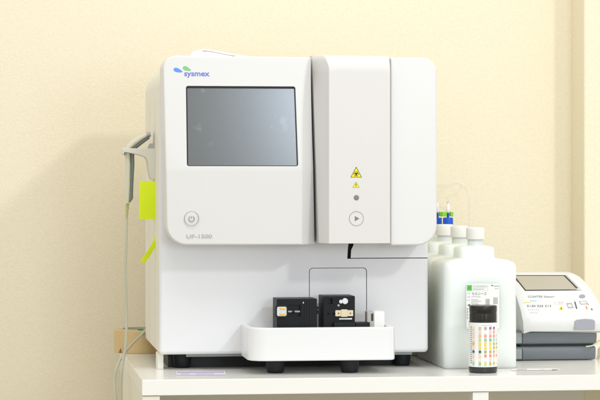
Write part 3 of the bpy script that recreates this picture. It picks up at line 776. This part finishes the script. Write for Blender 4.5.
mb = MB(); spatch(mb, [(566, 303.4), (571.5, 303.0), (573.8, 308.3), (568, 308.6)], 'labelgrey'); spatch(mb, [(567.5, 304.9), (570.9, 304.7), (572, 307), (568.6, 307.2)], 'label', .0007, 2)
spatch(mb, [(574, 301.8), (575.4, 301.7), (577.4, 309), (576, 309.2)], 'labeldark'); spatch(mb, [(578.6, 301.4), (586, 300.9), (588.5, 304.6), (580.6, 305)], 'labelgrey'); spatch(mb, [(580, 302.1), (585.4, 301.8), (586.6, 303.7), (581.3, 304)], 'label', .0007, 2)
spatch(mb, [(585.4, 306.4), (586.8, 306.2), (587.6, 309.4), (586.2, 309.6)], 'orange'); spatch(mb, [(587.6, 304.4), (589, 304.2), (593, 310.2), (591.4, 310.4)], 'labeldark')
mb.build('pictogram', hs)
c_ = slope(582, 296.8, .0002)
mb = MB(); N = 24; R0 = [mb.bm.verts.new(slope(582+3.3*math.cos(2*math.pi*k/N), 296.8+1.9*math.sin(2*math.pi*k/N), .0004)) for k in range(N)]
R1 = [mb.bm.verts.new(slope(582+3.0*math.cos(2*math.pi*k/N), 296.7+1.7*math.sin(2*math.pi*k/N), .0016)) for k in range(N)]
for k in range(N): mb.face([R0[k], R0[(k+1)%N], R1[(k+1)%N], R1[k]], 'printsoft')
mb.face(R1, 'devbutton'); mb.build('power_button', dv)
YB = .086
P = pts([(575.3, 329.6), (575.3, 321.6), (577.5, 320.4), (584.8, 319.4), (592.0, 320.0), (594.3, 321.2), (594.3, 329.4)], YB-.0012)
MB().prism(P, YB-.0014, YB+.006, 'devbutton').build('release_tab', dv, bevel=.0004)
P = pts([(574.6, 330.0), (574.6, 321.2), (577.0, 319.8), (584.8, 318.8), (592.5, 319.4), (595.0, 320.8), (595.0, 330.0)], YB-.0006)
MB().prism(P, YB-.0007, YB+.004, 'printsoft').build('tab_surround', dv)
# wires beside it
mb = MB()
for off, m_ in ((0, 'wire'), (1.8, 'wire'), (3.6, 'wire')):
    mb.tube([at(p_[0]+off, p_[1], p_[2]) for p_ in [(610, 342, .20), (603, 345, .16), (598.6-off*.3, 349, .135), (598.2-off*.4, 355, .13), (596.5, 360.0, .125), (593.0-off, 361.2, .104), (589, 361.5, .10)]][:6], .0011, m_, n=8)
mb.tube([at(586, 346.6, .100), at(593, 345.4, .098), at(599, 341, .11), at(606, 338, .14)], .0012, 'wire', n=8)
w_ = mb.build('wire_bundle'); rebase(w_, at(598, 361, .12)); tag(w_, 'bundle of thin cream wires hanging at the right end of the small strip reader', 'wires')

# dark cord behind the table
cd2 = MB().tube([Vector((X(350, .44), .455, -.02-.04)), Vector((X(350.3, .44), .458, -.3)), Vector((X(351, .44), .455, -.5)), Vector((X(356, .44), .44, -.745))], .0022, 'blackprint', n=10).build('power_cord')
rebase(cd2, (X(350, .44), .455, -.745)); tag(cd2, 'thin dark power cord hanging down behind the table', 'cord')

# ------------------------------------------------------------------ light
w = bpy.data.worlds.new('World'); scn.world = w; w.use_nodes = True
w.node_tree.nodes['Background'].inputs['Color'].default_value = (1.0, .985, .955, 1); w.node_tree.nodes['Background'].inputs['Strength'].default_value = .98
def area(name, loc, tgt, sx, sy, e, c):
    l = bpy.data.lights.new(name, 'AREA'); l.shape = 'RECTANGLE'; l.size = sx; l.size_y = sy; l.energy = e; l.color = c
    o = bpy.data.objects.new(name, l); col.objects.link(o); o.location = loc
    o.rotation_euler = (Vector(tgt)-Vector(loc)).to_track_quat('-Z', 'Y').to_euler(); return o
area('ceiling_lamp_front', (1.65, -2.6, 2.1), (0, .1, .2), .24, .24, 26, (1, .985, .95))
area('ceiling_lamp_above', (-.1, -.9, 1.75), (0, .1, .1), 1.3, .5, 10, (1, .985, .95))
area('screen_reflection_fill', (.72, -3.6, .62), (0, 0, .3), (.62), .62, 17, (.72, .85, 1))  # added fill light, placed to give the touch screen a bluish reflection

# ------------------------------------------------------------------ camera
cam = bpy.data.cameras.new('Camera'); cam.sensor_width = 36; cam.lens = 36*F/600
cam.shift_y = -20/600; cam.clip_start = .05; cam.clip_end = 50
co = bpy.data.objects.new('Camera', cam); col.objects.link(co); co.location = CAM; co.rotation_euler = (R(90), 0, -YAW)
scn.camera = co
scn.render.engine = 'CYCLES'
scn.view_settings.view_transform = 'Standard'; scn.view_settings.look = 'None'; scn.view_settings.gamma = 1; scn.view_settings.exposure = 0
